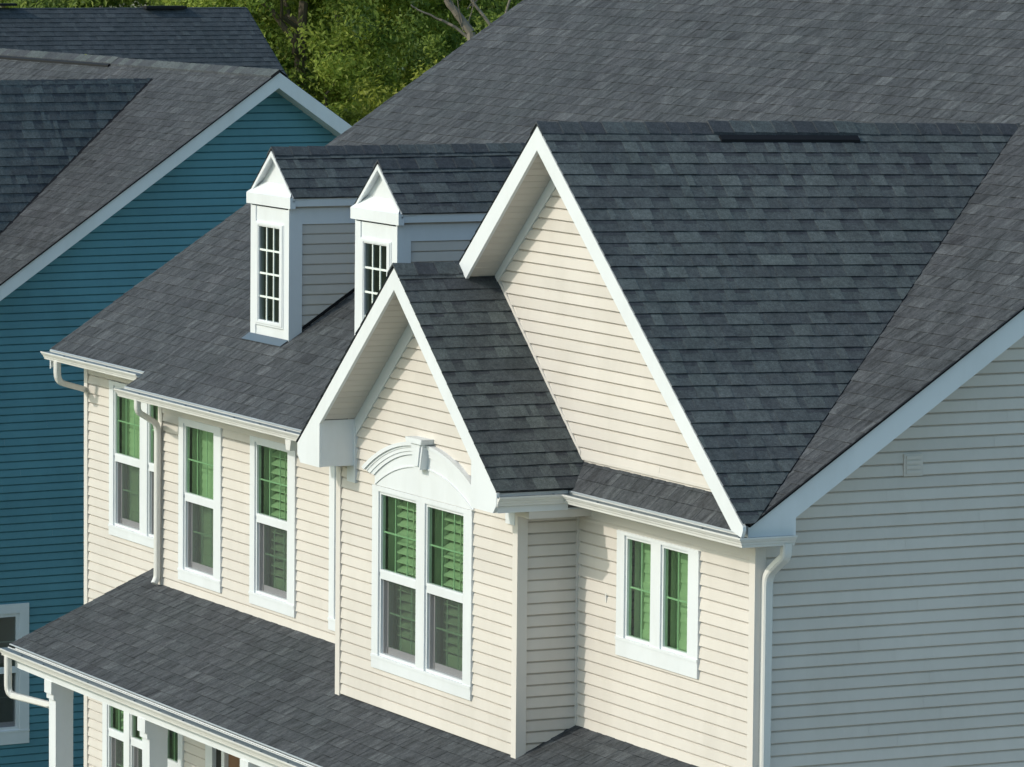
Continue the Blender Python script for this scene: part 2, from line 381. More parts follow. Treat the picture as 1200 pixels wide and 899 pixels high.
# ------------------------------------------------------------------ windows
def window(parent, F, A0, A1, Z0, Z1, panes, zt, zb, zm=None, shut='open', label=None, muntins=(3, 2), depth=.16,
           zb_sill=None, glassm='glass', stile=.026, name='window'):
    """panes: list of (a0,a1) glass spans; zt/zb glass top and bottom; zm: bottom of the upper glass (meeting rail below)"""
    tp = .043
    mb = MB()
    sides = [A0] + [x for p in panes for x in p] + [A1]
    # casing: head, sill apron, stiles and mullions
    mb.box((A0, -.02, zt + stile), (A1, tp, Z1), .9, lambda a, d, z: F(a, z, d))
    mb.box((A0, -.02, Z0), (A1, tp, zb - stile), .8, lambda a, d, z: F(a, z, d))
    mb.box((A0 - .002, -.02, zb - stile - .022), (A1 + .002, tp + .006, zb - stile + .002), 1, lambda a, d, z: F(a, z, d))
    for i in range(0, len(sides), 2):
        a0 = sides[i] + (stile if i else 0); a1 = sides[i + 1] - (stile if i + 2 < len(sides) or True else 0)
        if i == 0: a1 = sides[1] - stile
        if i == len(sides) - 2: a0 = sides[i] + stile; a1 = A1
        mb.box((a0, -.02, zb - stile), (a1, tp - .002, zt + stile), .9, lambda a, d, z: F(a, z, d))
    fr = mb.build(name, 'white', parent)
    if label: fr['label'] = label
    # sashes
    for (a0, a1) in panes:
        B = lambda m, p, q, a=.9: m.box(p, q, a, lambda x, d, z: F(x, z, d))
        ms = MB()
        def sash(z0, z1, d0, d1, s=stile):
            B(ms, (a0 - s, d0, z0 - s), (a0, d1, z1 + s)); B(ms, (a1, d0, z0 - s), (a1 + s, d1, z1 + s))
            B(ms, (a0, d0, z1), (a1, d1, z1 + s)); B(ms, (a0, d0, z0 - s), (a1, d1, z0))
        if zm is not None:
            sash(zm, zt, -.02, .026); zl = zm - .085
            B(ms, (a0 - .001, -.02, zl), (a1 + .001, .030, zm - .012))
            sash(zb, zl, -.055, .024, stile)
        else: sash(zb, zt, -.02, .026)
        ms.build('sash', 'white', fr)
        gp = MB()
        if zm is not None:
            gp.face([F(a0, zm, .004), F(a1, zm, .004), F(a1, zt, .004), F(a0, zt, .004)])
            i0 = a0 + .05; i1 = a1 - .004; zi = zb + .06
            gp.face([F(i0, zi, -.038), F(i1, zi, -.038), F(i1, zl, -.038), F(i0, zl, -.038)])
        else: gp.face([F(a0, zb, .004), F(a1, zb, .004), F(a1, zt, .004), F(a0, zt, .004)])
        gp.build('pane', glassm, fr, merge=False)
        if zm is not None:
            rv = MB()  # inner lower sash rails, set back behind the screen
            B(rv, (a0, -.056, zb), (a0 + .012, .0, zl), .2)
            B(rv, (a0 + .034, -.056, zb), (a0 + .05, -.03, zl), 1); B(rv, (a0 + .012, -.056, zb), (a0 + .034, -.05, zl), 0)
            B(rv, (a0 + .012, -.056, zb), (a1, -.03, zi), .6)
            rv.build('lower_rail', 'reveal', fr)
            sc = MB(); sc.face([F(a0 + .004, zb, -.004), F(a1, zb, -.004), F(a1, zl, -.004), F(a0 + .004, zl, -.004)]); sc.build('screen', 'screen', fr, merge=False)
        # muntins
        mm = MB(); nx, nz = muntins
        def grid(x0, x1, z0, z1, d, w):
            for i in range(1, nx):
                x = x0 + (x1 - x0) * i / nx; B(mm, (x - w, d - .006, z0), (x + w, d, z1))
            for i in range(1, nz):
                z = z0 + (z1 - z0) * i / nz; B(mm, (x0, d - .0075, z - w), (x1, d - .0015, z + w))
        if zm is not None:
            grid(a0, a1, zm, zt, -.002, .0075); grid(i0, i1, zi, zl, -.042, .0075)
        else: grid(a0, a1, zb, zt, -.002, .0075)
        mm.build('muntin', 'muntin', fr)
        # reveal box of the room behind the pane and plantation shutter
        rm = MB(); D = depth
        q = [(a0 - .02, zb - .02), (a1 + .02, zb - .02), (a1 + .02, zt + .02), (a0 - .02, zt + .02)]
        for i in range(4):
            p, r_ = q[i], q[(i + 1) % 4]
            rm.face([F(p[0], p[1], -.057), F(r_[0], r_[1], -.057), F(r_[0], r_[1], -D - .25), F(p[0], p[1], -D - .25)], .5)
        rm.build('reveal', 'room', fr)
        bk = MB(); bk.face([F(a0 - .02, zb - .02, -D - .25), F(a1 + .02, zb - .02, -D - .25), F(a1 + .02, zt + .02, -D - .25), F(a0 - .02, zt + .02, -D - .25)])
        bk.build('dark_room', 'dark', fr, merge=False)
        if shut:
            s = MB(); w = .045; x0, x1 = a0 - .015, a1 + .015
            B(s, (x0, -D - .03, zb - .02), (x0 + w, -D, zt + .02)); B(s, (x1 - w, -D - .03, zb - .02), (x1, -D, zt + .02))
            rails = [zb - .02, zt - .05] + ([zm - .11] if zm is not None else [(zb + zt) / 2 - .03])
            for zr, hh in zip(rails, (.16 if zm is not None else .07, .07, .07)): B(s, (x0 + w, -D - .028, zr), (x1 - w, -D - .002, zr + hh))
            tilt = {'open': R(32), 'closed': R(82)}[shut]; z = zb + (.19 if zm is not None else .08); lw = .044
            while z < zt - .07:
                c, sn = math.cos(tilt) * lw, math.sin(tilt) * lw
                cd = -D - .015
                s.prism([(-c, -sn - .004), (c, sn - .004), (c, sn + .004), (-c, -sn + .004)], x0 + w, x1 - w, lambda u_, v_, d_: F(d_, z - v_, cd + u_), .8)
                z += .084
            if shut == 'open': B(s, ((x0 + x1) / 2 + .02, -D + .022, zb + .17), ((x0 + x1) / 2 + .032, -D + .03, zt - .07))
            s.build('shutter', 'shutter', fr)
    return fr

def corner_post(mb, x, y, z0, z1, sx, sy, w=.062, p=.036):
    """L-shaped outside corner post; sx, sy: outward signs"""
    mb.box((min(x, x - sx * w), min(y, y + sy * p), z0), (max(x, x - sx * w), max(y, y + sy * p), z1), .8)
    mb.box((min(x, x + sx * p), min(y + sy * p, y - sy * w), z0), (max(x, x + sx * p), max(y + sy * p, y - sy * w), z1), .8)

# =================================================================== CREAM HOUSE
H = thing('cream_house', 'cream sided two storey house with charcoal shingle roof, two steep gables and two small dormers', 'house', (-7.5, 6, GROUND))
def fix_children(root):
    inv = root.matrix_basis.inverted()
    for o in col.objects:
        if o.parent == root: o.matrix_parent_inverse = inv
MP = .662
RY = 6.35                                   # main ridge
zr = lambda y: -2.344 + MP * (y + .256)     # main roof plane
XL, XRR = -15.5, .30                        # rakes
WL = -15.3
Fr = {}
# ---- roofs
ns = (0, 1, MP)
mb = MB()
yE1, yE2, yE3 = -.17, -.385, -.25
org = (XL, yE2, zr(yE2))
roofing(mb, [(XL, yE1, zr(yE1)), (-12.74, yE1, zr(yE1)), (-12.74, RY, zr(RY)), (XL, RY, zr(RY))], (1, 0, 0), ns, seed=11, soft=True, hscale=.55, org=org)
roofing(mb, [(-12.74, yE2, zr(yE2)), (-7.0, yE2, zr(yE2)), (-7.0, RY, zr(RY)), (-12.74, RY, zr(RY))], (1, 0, 0), ns, seed=12, soft=True, hscale=.55, org=org)
roofing(mb, [(-7.0, .02, zr(.02)), (-3.3, .02, zr(.02)), (-3.3, RY, zr(RY)), (-7.0, RY, zr(RY))], (1, 0, 0), ns, seed=13, soft=True, hscale=.55, org=org)
roofing(mb, [(.12, yE3, zr(yE3)), (XRR + .02, yE3, zr(yE3)), (XRR + .02, .02, zr(.02)), (.12, .02, zr(.02))], (1, 0, 0), ns, seed=15, soft=True, hscale=.55, org=org)
roofing(mb, [(-3.3, .02, zr(.02)), (XRR + .02, .02, zr(.02)), (XRR + .02, RY, zr(RY)), (-3.3, RY, zr(RY))], (1, 0, 0), ns, seed=14, soft=True, hscale=.55, org=org)
roof = mb.build('roof', 'shingle_front', H, merge=False)
mb = MB(); roofing(mb, [(-3.14, yE3, -2.412), (.16, yE3, -2.412), (.16, -.002, -2.185), (-3.14, -.002, -2.185)], (1, 0, 0), (0, .25, .227), seed=16, soft=True, hscale=.6, org=(-3.14, yE3, -2.412)); mb.build('pent_roof', 'shingle_front', H, merge=False)
mb = MB()
yB2 = RY + (RY + .25)
mb.face([(XL, RY, zr(RY)), (XRR + .02, RY, zr(RY)), (XRR + .02, yB2, zr(-.25)), (XL, yB2, zr(-.25))], .4)
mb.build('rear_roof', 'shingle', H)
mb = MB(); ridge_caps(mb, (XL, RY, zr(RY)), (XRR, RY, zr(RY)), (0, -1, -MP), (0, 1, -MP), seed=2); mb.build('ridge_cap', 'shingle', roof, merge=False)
# roof deck underside (closes the attic)
mb = MB()
for (x0, x1, y0) in ((XL + .02, -12.75, yE1 + .02), (-12.75, -7.0, yE2 + .02), (-3.3, XRR - .01, .03)):
    mb = MB(); mb.face([(x0, y0, zr(y0) - .03), (x1, y0, zr(y0) - .03), (x1, RY, zr(RY) - .03), (x0, RY, zr(RY) - .03)]); mb.build('roof_deck', 'dark', roof, merge=False)

# ---- big gable roof
GX, GZ = -3.38, .695; GRX, GRZ = .365, -2.325; gsl = (GZ - GRZ) / (GRX - GX)
GLX = -4.90; gll = .845; GLZ = GZ - gll * (GX - GLX); yGf = -.34
yv = -.256 + (GZ + 2.344) / MP
GA = Vector((GX, yGf, GZ)); GD = Vector((-2.98, -.256 + (.64 + 2.344) / MP, .64))   # ridge, front to valley
yvr = -.256 + (GRZ + 2.344) / MP
def plane_dirs(p, q, r_):
    s_ = (q - p).normalized(); n_ = s_.cross(r_ - p).normalized(); t_ = n_.cross(s_)
    return s_, (t_ if t_.z > 0 else -t_)
mb = MB()
s_, t_ = plane_dirs(GA, GD, Vector((GRX, yGf, GRZ)))
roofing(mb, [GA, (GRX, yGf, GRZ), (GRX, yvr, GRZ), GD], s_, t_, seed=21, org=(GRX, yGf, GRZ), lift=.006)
yvl = -.256 + (GLZ + 2.344) / MP
s_, t_ = plane_dirs(GA, GD, Vector((GLX, yGf, GLZ)))
roofing(mb, [GA, (GLX, yGf, GLZ), (GLX, yvl, GLZ), GD], s_, t_, seed=22, org=(GLX, yGf, GLZ), tabs=False)
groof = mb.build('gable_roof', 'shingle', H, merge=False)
mb = MB()
ridge_caps(mb, GA - Vector((0, .005, 0)), GD + Vector((.003, .06, 0)), (-1, 0, -gll), (1, 0, -gsl), seed=4, vent=(1.62, 2.98)); mb.build('ridge_cap', 'shingle', groof, merge=False)
mb = MB()
rl = lambda x, y, z: (GX + .4 * (y - yGf) / 4.59 + x, y, GZ - .055 * (y - yGf) / 4.59 - x * gsl + z + .006)
mb.box((.140, 1.29, 0), (.186, 2.61, .034), .2, rl)
mb.build('ridge_vent', 'black', groof)
mb = MB(); v0 = Vector((GRX, yvr, GRZ)); v1 = GD; v0 = v0.lerp(v1, .06)
mb.face([v0 + Vector((0, 0, .016)), v1 + Vector((0, 0, .016)), v1 + Vector((.028, .03, .0)), v0 + Vector((.028, .03, .0))], .2); mb.build('valley_edge_shade', 'black', groof, merge=False)  # cut shingle edge, its shadow line painted as a black strip
# ---- bay gable roof
BX, BZ = -4.93, -.617; BLX, BRX = -7.036, -2.83; bsl = .843; BEZ = BZ - bsl * (BX - BLX); yBf = -.97
yvb = -.256 + (BZ + 2.344) / MP; yve = -.256 + (BEZ + 2.344) / MP
mb = MB()
# right slope runs back to the gable wall; left slope to the valley
BW = (-3.08, BZ - bsl * (-3.08 - BX))
yq = -.256 + (BW[1] + 2.344) / MP
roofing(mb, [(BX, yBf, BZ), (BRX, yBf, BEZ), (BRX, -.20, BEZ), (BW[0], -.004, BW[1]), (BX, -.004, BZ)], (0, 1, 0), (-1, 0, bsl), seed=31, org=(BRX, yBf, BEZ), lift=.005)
roofing(mb, [(BX, yBf, BZ), (BLX, yBf, BEZ), (BLX, yve, BEZ), (BX, yvb, BZ)], (0, 1, 0), (1, 0, bsl), seed=32, org=(BLX, yBf, BEZ), tabs=False)
roofing(mb, [(BX, -.004, BZ), (BX, yvb, BZ), (BX + .14, yvb, BZ - .14 * bsl), (BX + .14, -.004, BZ - .14 * bsl)], (0, 1, 0), (-1, 0, bsl), seed=33, tabs=False)
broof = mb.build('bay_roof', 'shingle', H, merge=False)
mb = MB(); ridge_caps(mb, (BX, yBf - .005, BZ), (BX, yvb, BZ), (-1, 0, -bsl), (1, 0, -bsl), seed=6); mb.build('ridge_cap', 'shingle', broof, merge=False)
# ---- porch roof
PS = .445; zp = lambda y: -4.488 + PS * y
PXL, PXR, PYE = -13.3, .25, -1.44
mb = MB(); sp = (0, 1, PS); orgp = (PXL, PYE, zp(PYE))
for (x0, x1, y1, sd) in ((PXL, -12.68, .20, 41), (-12.68, -6.9, 0, 42), (-6.9, -3.163, -.574, 43), (-3.163, PXR, 0, 44)):
    roofing(mb, [(x0, PYE, zp(PYE)), (x1, PYE, zp(PYE)), (x1, y1 - .002, zp(y1)), (x0, y1 - .002, zp(y1))], (1, 0, 0), sp, seed=sd, soft=True, hscale=.6, org=orgp)
proof = mb.build('porch_roof', 'shingle_front', H, merge=False)

# ---- walls
ZF = -8.3
lapd = dict(t=.026)
# front wall (section right of the bay + gable triangle), y = 0
zs0 = -4.097
gl_z = lambda x: GZ - (gll * (GX - x) if x < GX else gsl * (x - GX)) - .06
mb = MB()
WR = [(-2.34, -.95, -3.74, -2.74)]
lap(mb, [(-3.163, zp(0) - .05), (0, zp(0) - .05), (0, -2.2), (-3.163, -2.2)], front(0), zs0, holes=[(-2.30, -.99, -3.70, -2.73)], **lapd)
bz = lambda x: BZ - bsl * (x - BX)
lap(mb, [(-4.86, gl_z(-4.86)), (-4.86, bz(-4.86) - .02), (-3.10, bz(-3.10) + .0), (-3.06, -2.2), (.2, -2.2), (.2, gl_z(.2)), (GX, gl_z(GX))], front(0), zs0, **lapd)
wall_f = mb.build('front_wall', 'cream', H, merge=False)
# lower storey of that wall, under the porch
mb = MB()
lap(mb, [(-6.9, ZF), (0, ZF), (0, zp(0) - .06), (-6.9, zp(0) - .06)], front(0), zs0, **lapd)
lap(mb, [(-12.68, ZF), (-6.9, ZF), (-6.9, zp(0) - .06), (-12.68, zp(0) - .06)], front(0), -4.306, holes=[(-12.56, -12.12, -7.2, -5.3), (-11.35, -9.9, ZF, -5.7)], **lapd)
mb.build('porch_wall', 'cream', H, merge=False)
# section 2 wall (windows), y = 0
W2 = dict(zt=-2.775, zb=-4.232, zm=-3.46)
wx = [(-12.146, -11.033, -11.994, -11.246), (-10.29, -9.177, -10.143, -9.386), (-8.36, -7.247, -8.209, -7.461)]
mb = MB()
lap(mb, [(-12.68, zp(0) - .05), (-6.9, zp(0) - .05), (-6.9, -2.2), (-12.68, -2.2)], front(0), -4.306,
    holes=[(a + .04, b - .04, -4.33, -2.72) for a, b, _, _ in wx], **lapd)
mb.build('front_wall', 'cream', H, merge=False)
# section 1 wall, y = .2
Y1 = .20
mb = MB()
lap(mb, [(WL, ZF), (-12.68, ZF), (-12.68, -2.05), (WL, -2.05)], front(Y1), -3.554, holes=[(-14.50, -12.80, -4.17, -2.56), (-14.70, -13.50, -7.2, -5.3)], **lapd)
mb.build('front_wall', 'cream', H, merge=False)
mb = MB(); lap(mb, [(0, ZF), (Y1, ZF), (Y1, -2.2), (0, -2.2)], lambda a, z, d: (-12.68 - d, a, z), -3.554, **lapd); mb.build('side_wall', 'cream', H, merge=False)
# right gable end wall x = 0
mb = MB()
lap(mb, [(0, ZF), (2 * RY, ZF), (2 * RY, zr(0) - .04), (RY, zr(RY) - .04), (0, zr(0) - .04)], right(0), -3.76, **lapd)
wall_r = mb.build('side_wall', 'cream', H, merge=False)
# left end wall and rear wall
mb = MB()
lap(mb, [(Y1, ZF), (2 * RY, ZF), (2 * RY, zr(0) - .04), (RY, zr(RY) - .04), (Y1, zr(Y1) - .04)], lambda a, z, d: (WL - d, a, z), -3.56, **lapd)
mb.build('side_wall', 'cream', H, merge=False)
mb = MB(); lap(mb, [(WL, ZF), (0, ZF), (0, -2.2), (WL, -2.2)], lambda a, z, d: (a, 2 * RY + d, z), -3.56, **lapd); mb.build('rear_wall', 'cream', H, merge=False)
# bay walls
YB = -.574; BL, BR = -6.897, -3.163
mb = MB()
bg = lambda x: BZ - bsl * abs(x - BX) - .05
lap(mb, [(BL, zp(YB) - .05), (BR, zp(YB) - .05), (BR, bg(BR)), (BX, bg(BX)), (BL, bg(BL))], front(YB), -4.631, holes=[(-6.04, -4.10, -4.33, -2.72)], **lapd)
mb.build('bay_wall', 'cream', H, merge=False)
mb = MB()
lap(mb, [(YB, zp(YB) - .05), (0, zp(YB) - .05), (0, -2.5), (YB, -2.5)], right(BR), -4.521, **lapd)
mb.build('bay_wall', 'cream', H, merge=False)
mb = MB()
lap(mb, [(YB, zp(YB) - .05), (0, zp(YB) - .05), (0, -2.5), (YB, -2.5)], lambda a, z, d: (BL - d, a, z), -4.521, **lapd)
mb.build('bay_wall', 'cream', H, merge=False)
# corner posts
for (x, y, z0, z1, sx, sy) in ((0, 0, ZF, -2.56, 1, -1), (BR, YB, zp(YB) - .04, -2.56, 1, -1), (BL, YB, zp(YB) - .04, -2.62, -1, -1), (-12.68, 0, ZF, -2.56, -1, -1), (WL, Y1, ZF, -2.40, -1, -1)):
    mb = MB(); corner_post(mb, x, y, z0, z1, sx, sy); mb.build('corner_post', 'cream_trim', H)
mb = MB(); mb.box((BR, -.035, zp(0)), (BR + .035, 0, -2.56), .8); mb.box((BR + .0352, -.018, zp(0)), (BR + .06, 0, -2.56), .8); mb.build('corner_post', 'cream_trim', H)
# foundation
mb = MB(); mb.box((WL + .02, Y1 + .02, GROUND), (-.02, 2 * RY - .02, ZF), .5); mb.build('foundation', 'concrete', H)

# ---- windows
window(H, front(0), -2.377, -.914, -3.768, -2.70, [(-2.21, -1.784), (-1.555, -1.124)], -2.755, -3.585, None, 'closed', muntins=(2, 2), depth=.11, label='white twin casement window')
for i, (a, b, g0, g1) in enumerate(wx):
    window(H, front(0), a, b, -4.375, -2.70, [(g0, g1)], shut=('closed', 'open', 'open')[i], depth=.13, **W2)
window(H, front(Y1), -14.588, -12.70, -4.21, -2.55, [(-14.44, -13.735), (-13.475, -12.78)], -2.62, -4.076, -3.32, 'closed', depth=.11, label='wide white double window')
bigw = window(H, front(YB), -6.116, -4.024, -4.379, -2.70, [(-5.953, -5.194), (-4.963, -4.217)], -2.772, -4.232, -3.46, 'open', depth=.14, label='white double window under an arched head')
window(H, front(Y1), -14.771, -13.42, -7.3, -5.2, [(-14.614, -14.178), (-13.964, -13.53)], -5.45, -7.08, -6.32, 'open', muntins=(2, 2), depth=.12)
window(H, front(0), -12.66, -12.02, -7.3, -5.2, [(-12.52, -12.17)], -5.45, -7.08, -6.30, 'open', muntins=(2, 2), depth=.12)
# arched head over the big window: tympanum panel, moulded arch, keystone
mb = MB(); F = front(YB)
ac, ahw, abase, arise = -5.04, 1.045, -2.695, .395
def arc(hw, rise, base, n=28, t0=0, t1=math.pi):
    # circular segment through (-hw,0),(0,rise),(hw,0)
    Rr = (hw * hw + rise * rise) / (2 * rise); cz = rise - Rr; th = math.asin(min(1, hw / Rr))
    return [(ac + Rr * math.sin(-th + 2 * th * k / n), base + cz + Rr * math.cos(-th + 2 * th * k / n)) for k in range(n + 1)]
pan = [(ac - 1.035, abase)] + arc(1.035, .285, abase + .085) + [(ac + 1.035, abase)]
mb.prism(pan, 0, .036, F, .9)
panl = mb.build('arch_panel', 'white', H)
def band(o, i, d0, d1, mb, a=.9):
    A, B_ = arc(*o), arc(*i)
    for (p, q, r_, s_) in zip(A, A[1:], B_[1:], B_): mb.prism([p, q, r_, s_], d0, d1, F, a)
mb = MB(); band((1.03, .262, abase + .004), (1.012, .252, abase + .003), .0362, .046, mb, .8)
mb.build('bead', 'white', panl)
mb = MB()
band((1.235, .345, abase + .140), (1.185, .330, abase + .122), 0, .080, mb)
band((1.185, .330, abase + .122), (1.155, .322, abase + .112), 0, .064, mb)
band((1.155, .322, abase + .112), (1.095, .304, abase + .098), 0, .058, mb)
band((1.095, .304, abase + .098), (1.035, .286, abase + .086), 0, .050, mb)
mb.build('arch_moulding', 'white', panl)
mb = MB(); kz = abase + .49; kc = ac + .03
mb.prism([(kc + x, kz + z) for x, z in [(-.065, -.235), (.065, -.235), (.125, .0), (-.125, .0)]], 0, .115, F, .8)
mb.prism([(kc + x, kz + z) for x, z in [(-.045, -.205), (.045, -.205), (.095, .0), (-.095, .0)]], .1152, .128, F, .9)
mb.prism([(kc - .155, kz + .0), (kc + .155, kz + .0), (kc + .17, kz + .045), (kc - .17, kz + .045)], 0, .15, F, 1)
mb.build('keystone', 'white', panl)

# ---- rake boards, soffits, frieze
def rake(nm, ax, az, x1, sl, side, w, y0, y1, tip_perp=False, inner=None):
    pass
def P2(x, sl, cx, cz): return cz - sl * abs(x - cx)
mb = MB(); F = front(0)
fw = .205   # vertical height of rake board
o0 = -.012
# big gable left board with square-cut foot, right board down to the eave
lx = -4.915; lz = GZ + o0 - gll * (GX - lx)
foot = (lx + .145, lz - .115)
mb.prism([(GX, GZ + o0), (lx, lz), foot, (GX, GZ + o0 - fw)], .305, .335, F, .9)
rx = GRX + .0; rz = GRZ + o0
mb.prism([(GX, GZ + o0), (GX, GZ + o0 - fw), (rx - .19, GZ + o0 - fw - gsl * (rx - .19 - GX)), (rx - .03, rz - .09), (rx, rz - .03), (rx, rz)], .305, .335, F, .9)
rb = mb.build('rake_board', 'white', H)
def soffit(poly3, run_dir, slope_dir, parent, seed=1):
    o = Vector(poly3[0]); s = Vector(run_dir).normalized(); t = Vector(slope_dir).normalized(); n = s.cross(t)
    if n.z > 0: n = -n
    pl = [((Vector(p) - o).dot(s), (Vector(p) - o).dot(t)) for p in poly3]
    m = MB(); G = lambda a, z, d: tuple(o + s * a + t * z + n * d)
    lap(m, pl, G, 0, e=.09, t=.009, base=0)
    return m.build('soffit', 'soffit', parent, merge=False)
so = .20
pt = lambda x, y, cx, cz, sl, dz: (x, y, cz - sl * abs(x - cx) - dz)
soffit([pt(-4.90, -.305, GX, GZ, gll, so), pt(-4.90, .0, GX, GZ, gll, so), pt(GX, 0, GX, GZ, gll, so), pt(GX, -.305, GX, GZ, gll, so)], (0, 1, 0), (1, 0, gll), H)
soffit([pt(.22, -.305, GX, GZ, gsl, so), pt(.22, .0, GX, GZ, gsl, so), pt(GX, 0, GX, GZ, gsl, so), pt(GX, -.305, GX, GZ, gsl, so)], (0, 1, 0), (-1, 0, gsl), H)
soffit([pt(-6.52, -.93, BX, BZ, bsl, .17), pt(-6.52, YB, BX, BZ, bsl, .17), pt(BX, YB, BX, BZ, bsl, .17), pt(BX, -.93, BX, BZ, bsl, .17)], (0, 1, 0), (1, 0, bsl), H)
soffit([pt(-3.25, -.93, BX, BZ, bsl, .17), pt(-3.25, YB, BX, BZ, bsl, .17), pt(BX, YB, BX, BZ, bsl, .17), pt(BX, -.93, BX, BZ, bsl, .17)], (0, 1, 0), (-1, 0, bsl), H)
# bay rake boards with return boxes
mb = MB(); F = front(0)
bz0 = lambda x: BZ + o0 - bsl * abs(x - BX)
fb = .195; zret = -2.575; hz = -2.25
for sgn in (-1, 1):
    X = lambda d: BX + sgn * d
    xe = 2.10; xi = 1.60
    mb.prism([(X(0), bz0(BX)), (X(xe), bz0(X(xe))), (X(xe), bz0(X(xe)) - .10), (X(xe - .07), zret), (X(xi), zret), (X(xi), bz0(X(xi)) - fb), (X(0), bz0(BX) - fb)], .93, .96, F, .9)
brb = mb.build('rake_board', 'white', H)
mb = MB()
for sgn in (-1, 1):
    a, b = BX + sgn * 1.60, BX + sgn * 2.03
    x0, x1 = min(a, b), max(a, b)
    mb.prism([(x0, zret + .004), (x1, zret + .004), (x1, bz0(x1) - .165), (x0, bz0(x0) - .165)], .001 - YB, .929, front(0), .8)
    mb.build('cornice_return', 'white', brb); mb = MB()
# frieze boards
mb = MB(); F = front(YB); f0, f1 = .16, .315
bb = lambda x, d: BZ - bsl * abs(x - BX) - d
for sgn in (-1, 1):
    xo = 1.60; X = lambda d: BX + sgn * d
    mb.prism([(X(0), bb(BX, f0)), (X(xo), bb(X(xo), f0)), (X(xo), bb(X(xo), f1 + .03)), (X(0), bb(BX, f1 + .03))], .0, .035, F, .8)
    mb.prism([(X(1.57), -2.21), (X(1.75), -2.21), (X(1.75), -2.73), (X(1.57), -2.73)], .0, .0405, F, .85)
mb.build('frieze', 'white', H)
mb = MB(); F = front(0)
gg = lambda x, d: (GZ - (gll * (GX - x) if x < GX else gsl * (x - GX))) - d
mb.prism([(GX, gg(GX, .18)), (-4.88, gg(-4.88, .18)), (-4.80, gg(-4.80, .18) - .12), (GX, gg(GX, .36))], 0, .035, F, .8)
mb.prism([(GX, gg(GX, .18)), (.18, gg(.18, .18)), (.05, gg(.05, .36)), (GX, gg(GX, .36))], 0, .035, F, .8)
mb.build('frieze', 'white', H)
# flashing trim where the bay roof meets the gable wall, gable wall foot
mb = MB(); mb.prism([(-4.80, bz(-4.80) + .015), (-3.10, bz(-3.10) + .015), (-3.10, bz(-3.10) + .055), (-4.80, bz(-4.80) + .055)], .0, .03, F, .8)
mb.prism([(-3.08, -2.175), (.1, -2.175), (.1, -2.145), (-3.08, -2.145)], .0, .028, F, .8)
mb.build('wall_trim', 'cream_trim', H)
# right rake board of the main roof, with its boxed foot
F = right(0); mb = MB()
yw = .185
zz = lambda y: zr(y) - .006
for d0, d1 in ((.27, .30),):
    mb.prism([(-.25, zz(-.25)), (RY, zz(RY)), (RY, zz(RY) - .235), (yw, zz(yw) - .235), (yw, -2.485), (-.25, -2.485)], d0, d1, F, .9)
mb.prism([(RY, zz(RY)), (2 * RY + .25, zz(-.25)), (2 * RY + .25, zz(-.25) - .2), (RY, zz(RY) - .235)], .27, .30, F, .9)
rr = mb.build('rake_board', 'white', H)
mb = MB(); mb.prism([(-.25, zz(-.25) - .004), (RY, zz(RY) - .004), (RY, zz(RY) + .014), (-.25, zz(-.25) + .014)], .301, .328, F, .2); mb.build('shingle_edge', 'black', rr)
mb = MB(); mb.box((.0, -.245, -2.484), (.269, yw - .004, -2.33), .8); mb.build('cornice_return', 'white', rr)
mb = MB(); mb.prism([(-.0, zz(0) - .21), (RY, zz(RY) - .21), (RY, zz(RY) - .22), (-.0, zz(0) - .22)], .02, .269, F, .6); mb.build('soffit', 'white', rr)
F = lambda a, z, d: (WL - d, a, z); mb = MB()
mb.prism([(-.17, zz(-.17)), (RY, zz(RY)), (RY, zz(RY) - .2), (-.17, zz(-.17) - .2)], .17, .195, F, .9); mb.build('rake_board', 'white', H)
# eave soffits and fascia of the main roof
def eave(x0, x1, ye, yw_, zb_):
    m = MB(); m.box((x0, ye, zb_), (x1, ye + .02, zr(ye) - .012), .8)
    m.box((x0, ye + .02, zb_), (x1, yw_, zb_ + .01), .7); return m.build('soffit', 'white', H)
eave(XL + .01, -12.72, yE1, Y1, -2.385)
eave(-12.76, -6.95, yE2, 0, -2.528)
m = MB(); m.box((-2.88, yE3 + .003, -2.512), (.26, yE3 + .02, -2.415), .8); m.box((-3.15, yE3 + .02, -2.512), (.10, 0, -2.502), .7); m.build('soffit', 'white', H)
mb = MB(); mb.box((BR - .1, -.93, -2.572), (BRX - .055, .0, -2.562), .7); mb.box((BRX - .055, -.93, -2.575), (BRX - .035, -.26, BEZ - .012), .8); mb.build('soffit', 'white', H)
mb = MB(); mb.box((BRX - .05, YB - .05, -2.64), (BR + .03, -.0, -2.573), .7); mb.build('frieze', 'cream_trim', H)
# frieze boards under the eaves
mb = MB(); mb.box((-12.68, -.03, -2.70), (-6.93, -.0, -2.529), .8); mb.build('frieze', 'cream_trim', H)
mb = MB(); mb.box((-3.1, -.026, -2.70), (-.0, -.0, -2.513), .8); mb.build('frieze', 'cream_trim', H)
# gutters
gutter('gutter', [(-15.46, -.17), (-12.70, -.17)], -2.30, H)
gutter('gutter', [(-12.77, -.385), (-7.03, -.385)], -2.443, H)
gutter('gutter', [(-2.90, -.955), (-2.90, -.24), (.245, -.24), (.245, .165)], -2.428, H)
gutter('gutter', [(-13.36, -1.44), (PXR, -1.44)], -5.165, H)
drip(H, [(-15.45, -.17), (-12.74, -.17)], zr(-.17) + .004)
drip(H, [(-12.74, -.385), (-7.05, -.385)], zr(-.385) + .004)
drip(H, [(-2.85, -.25), (.16, -.25)], -2.408)
drip(H, [(-13.3, -1.44), (PXR, -1.44)], zp(-1.44) + .004)
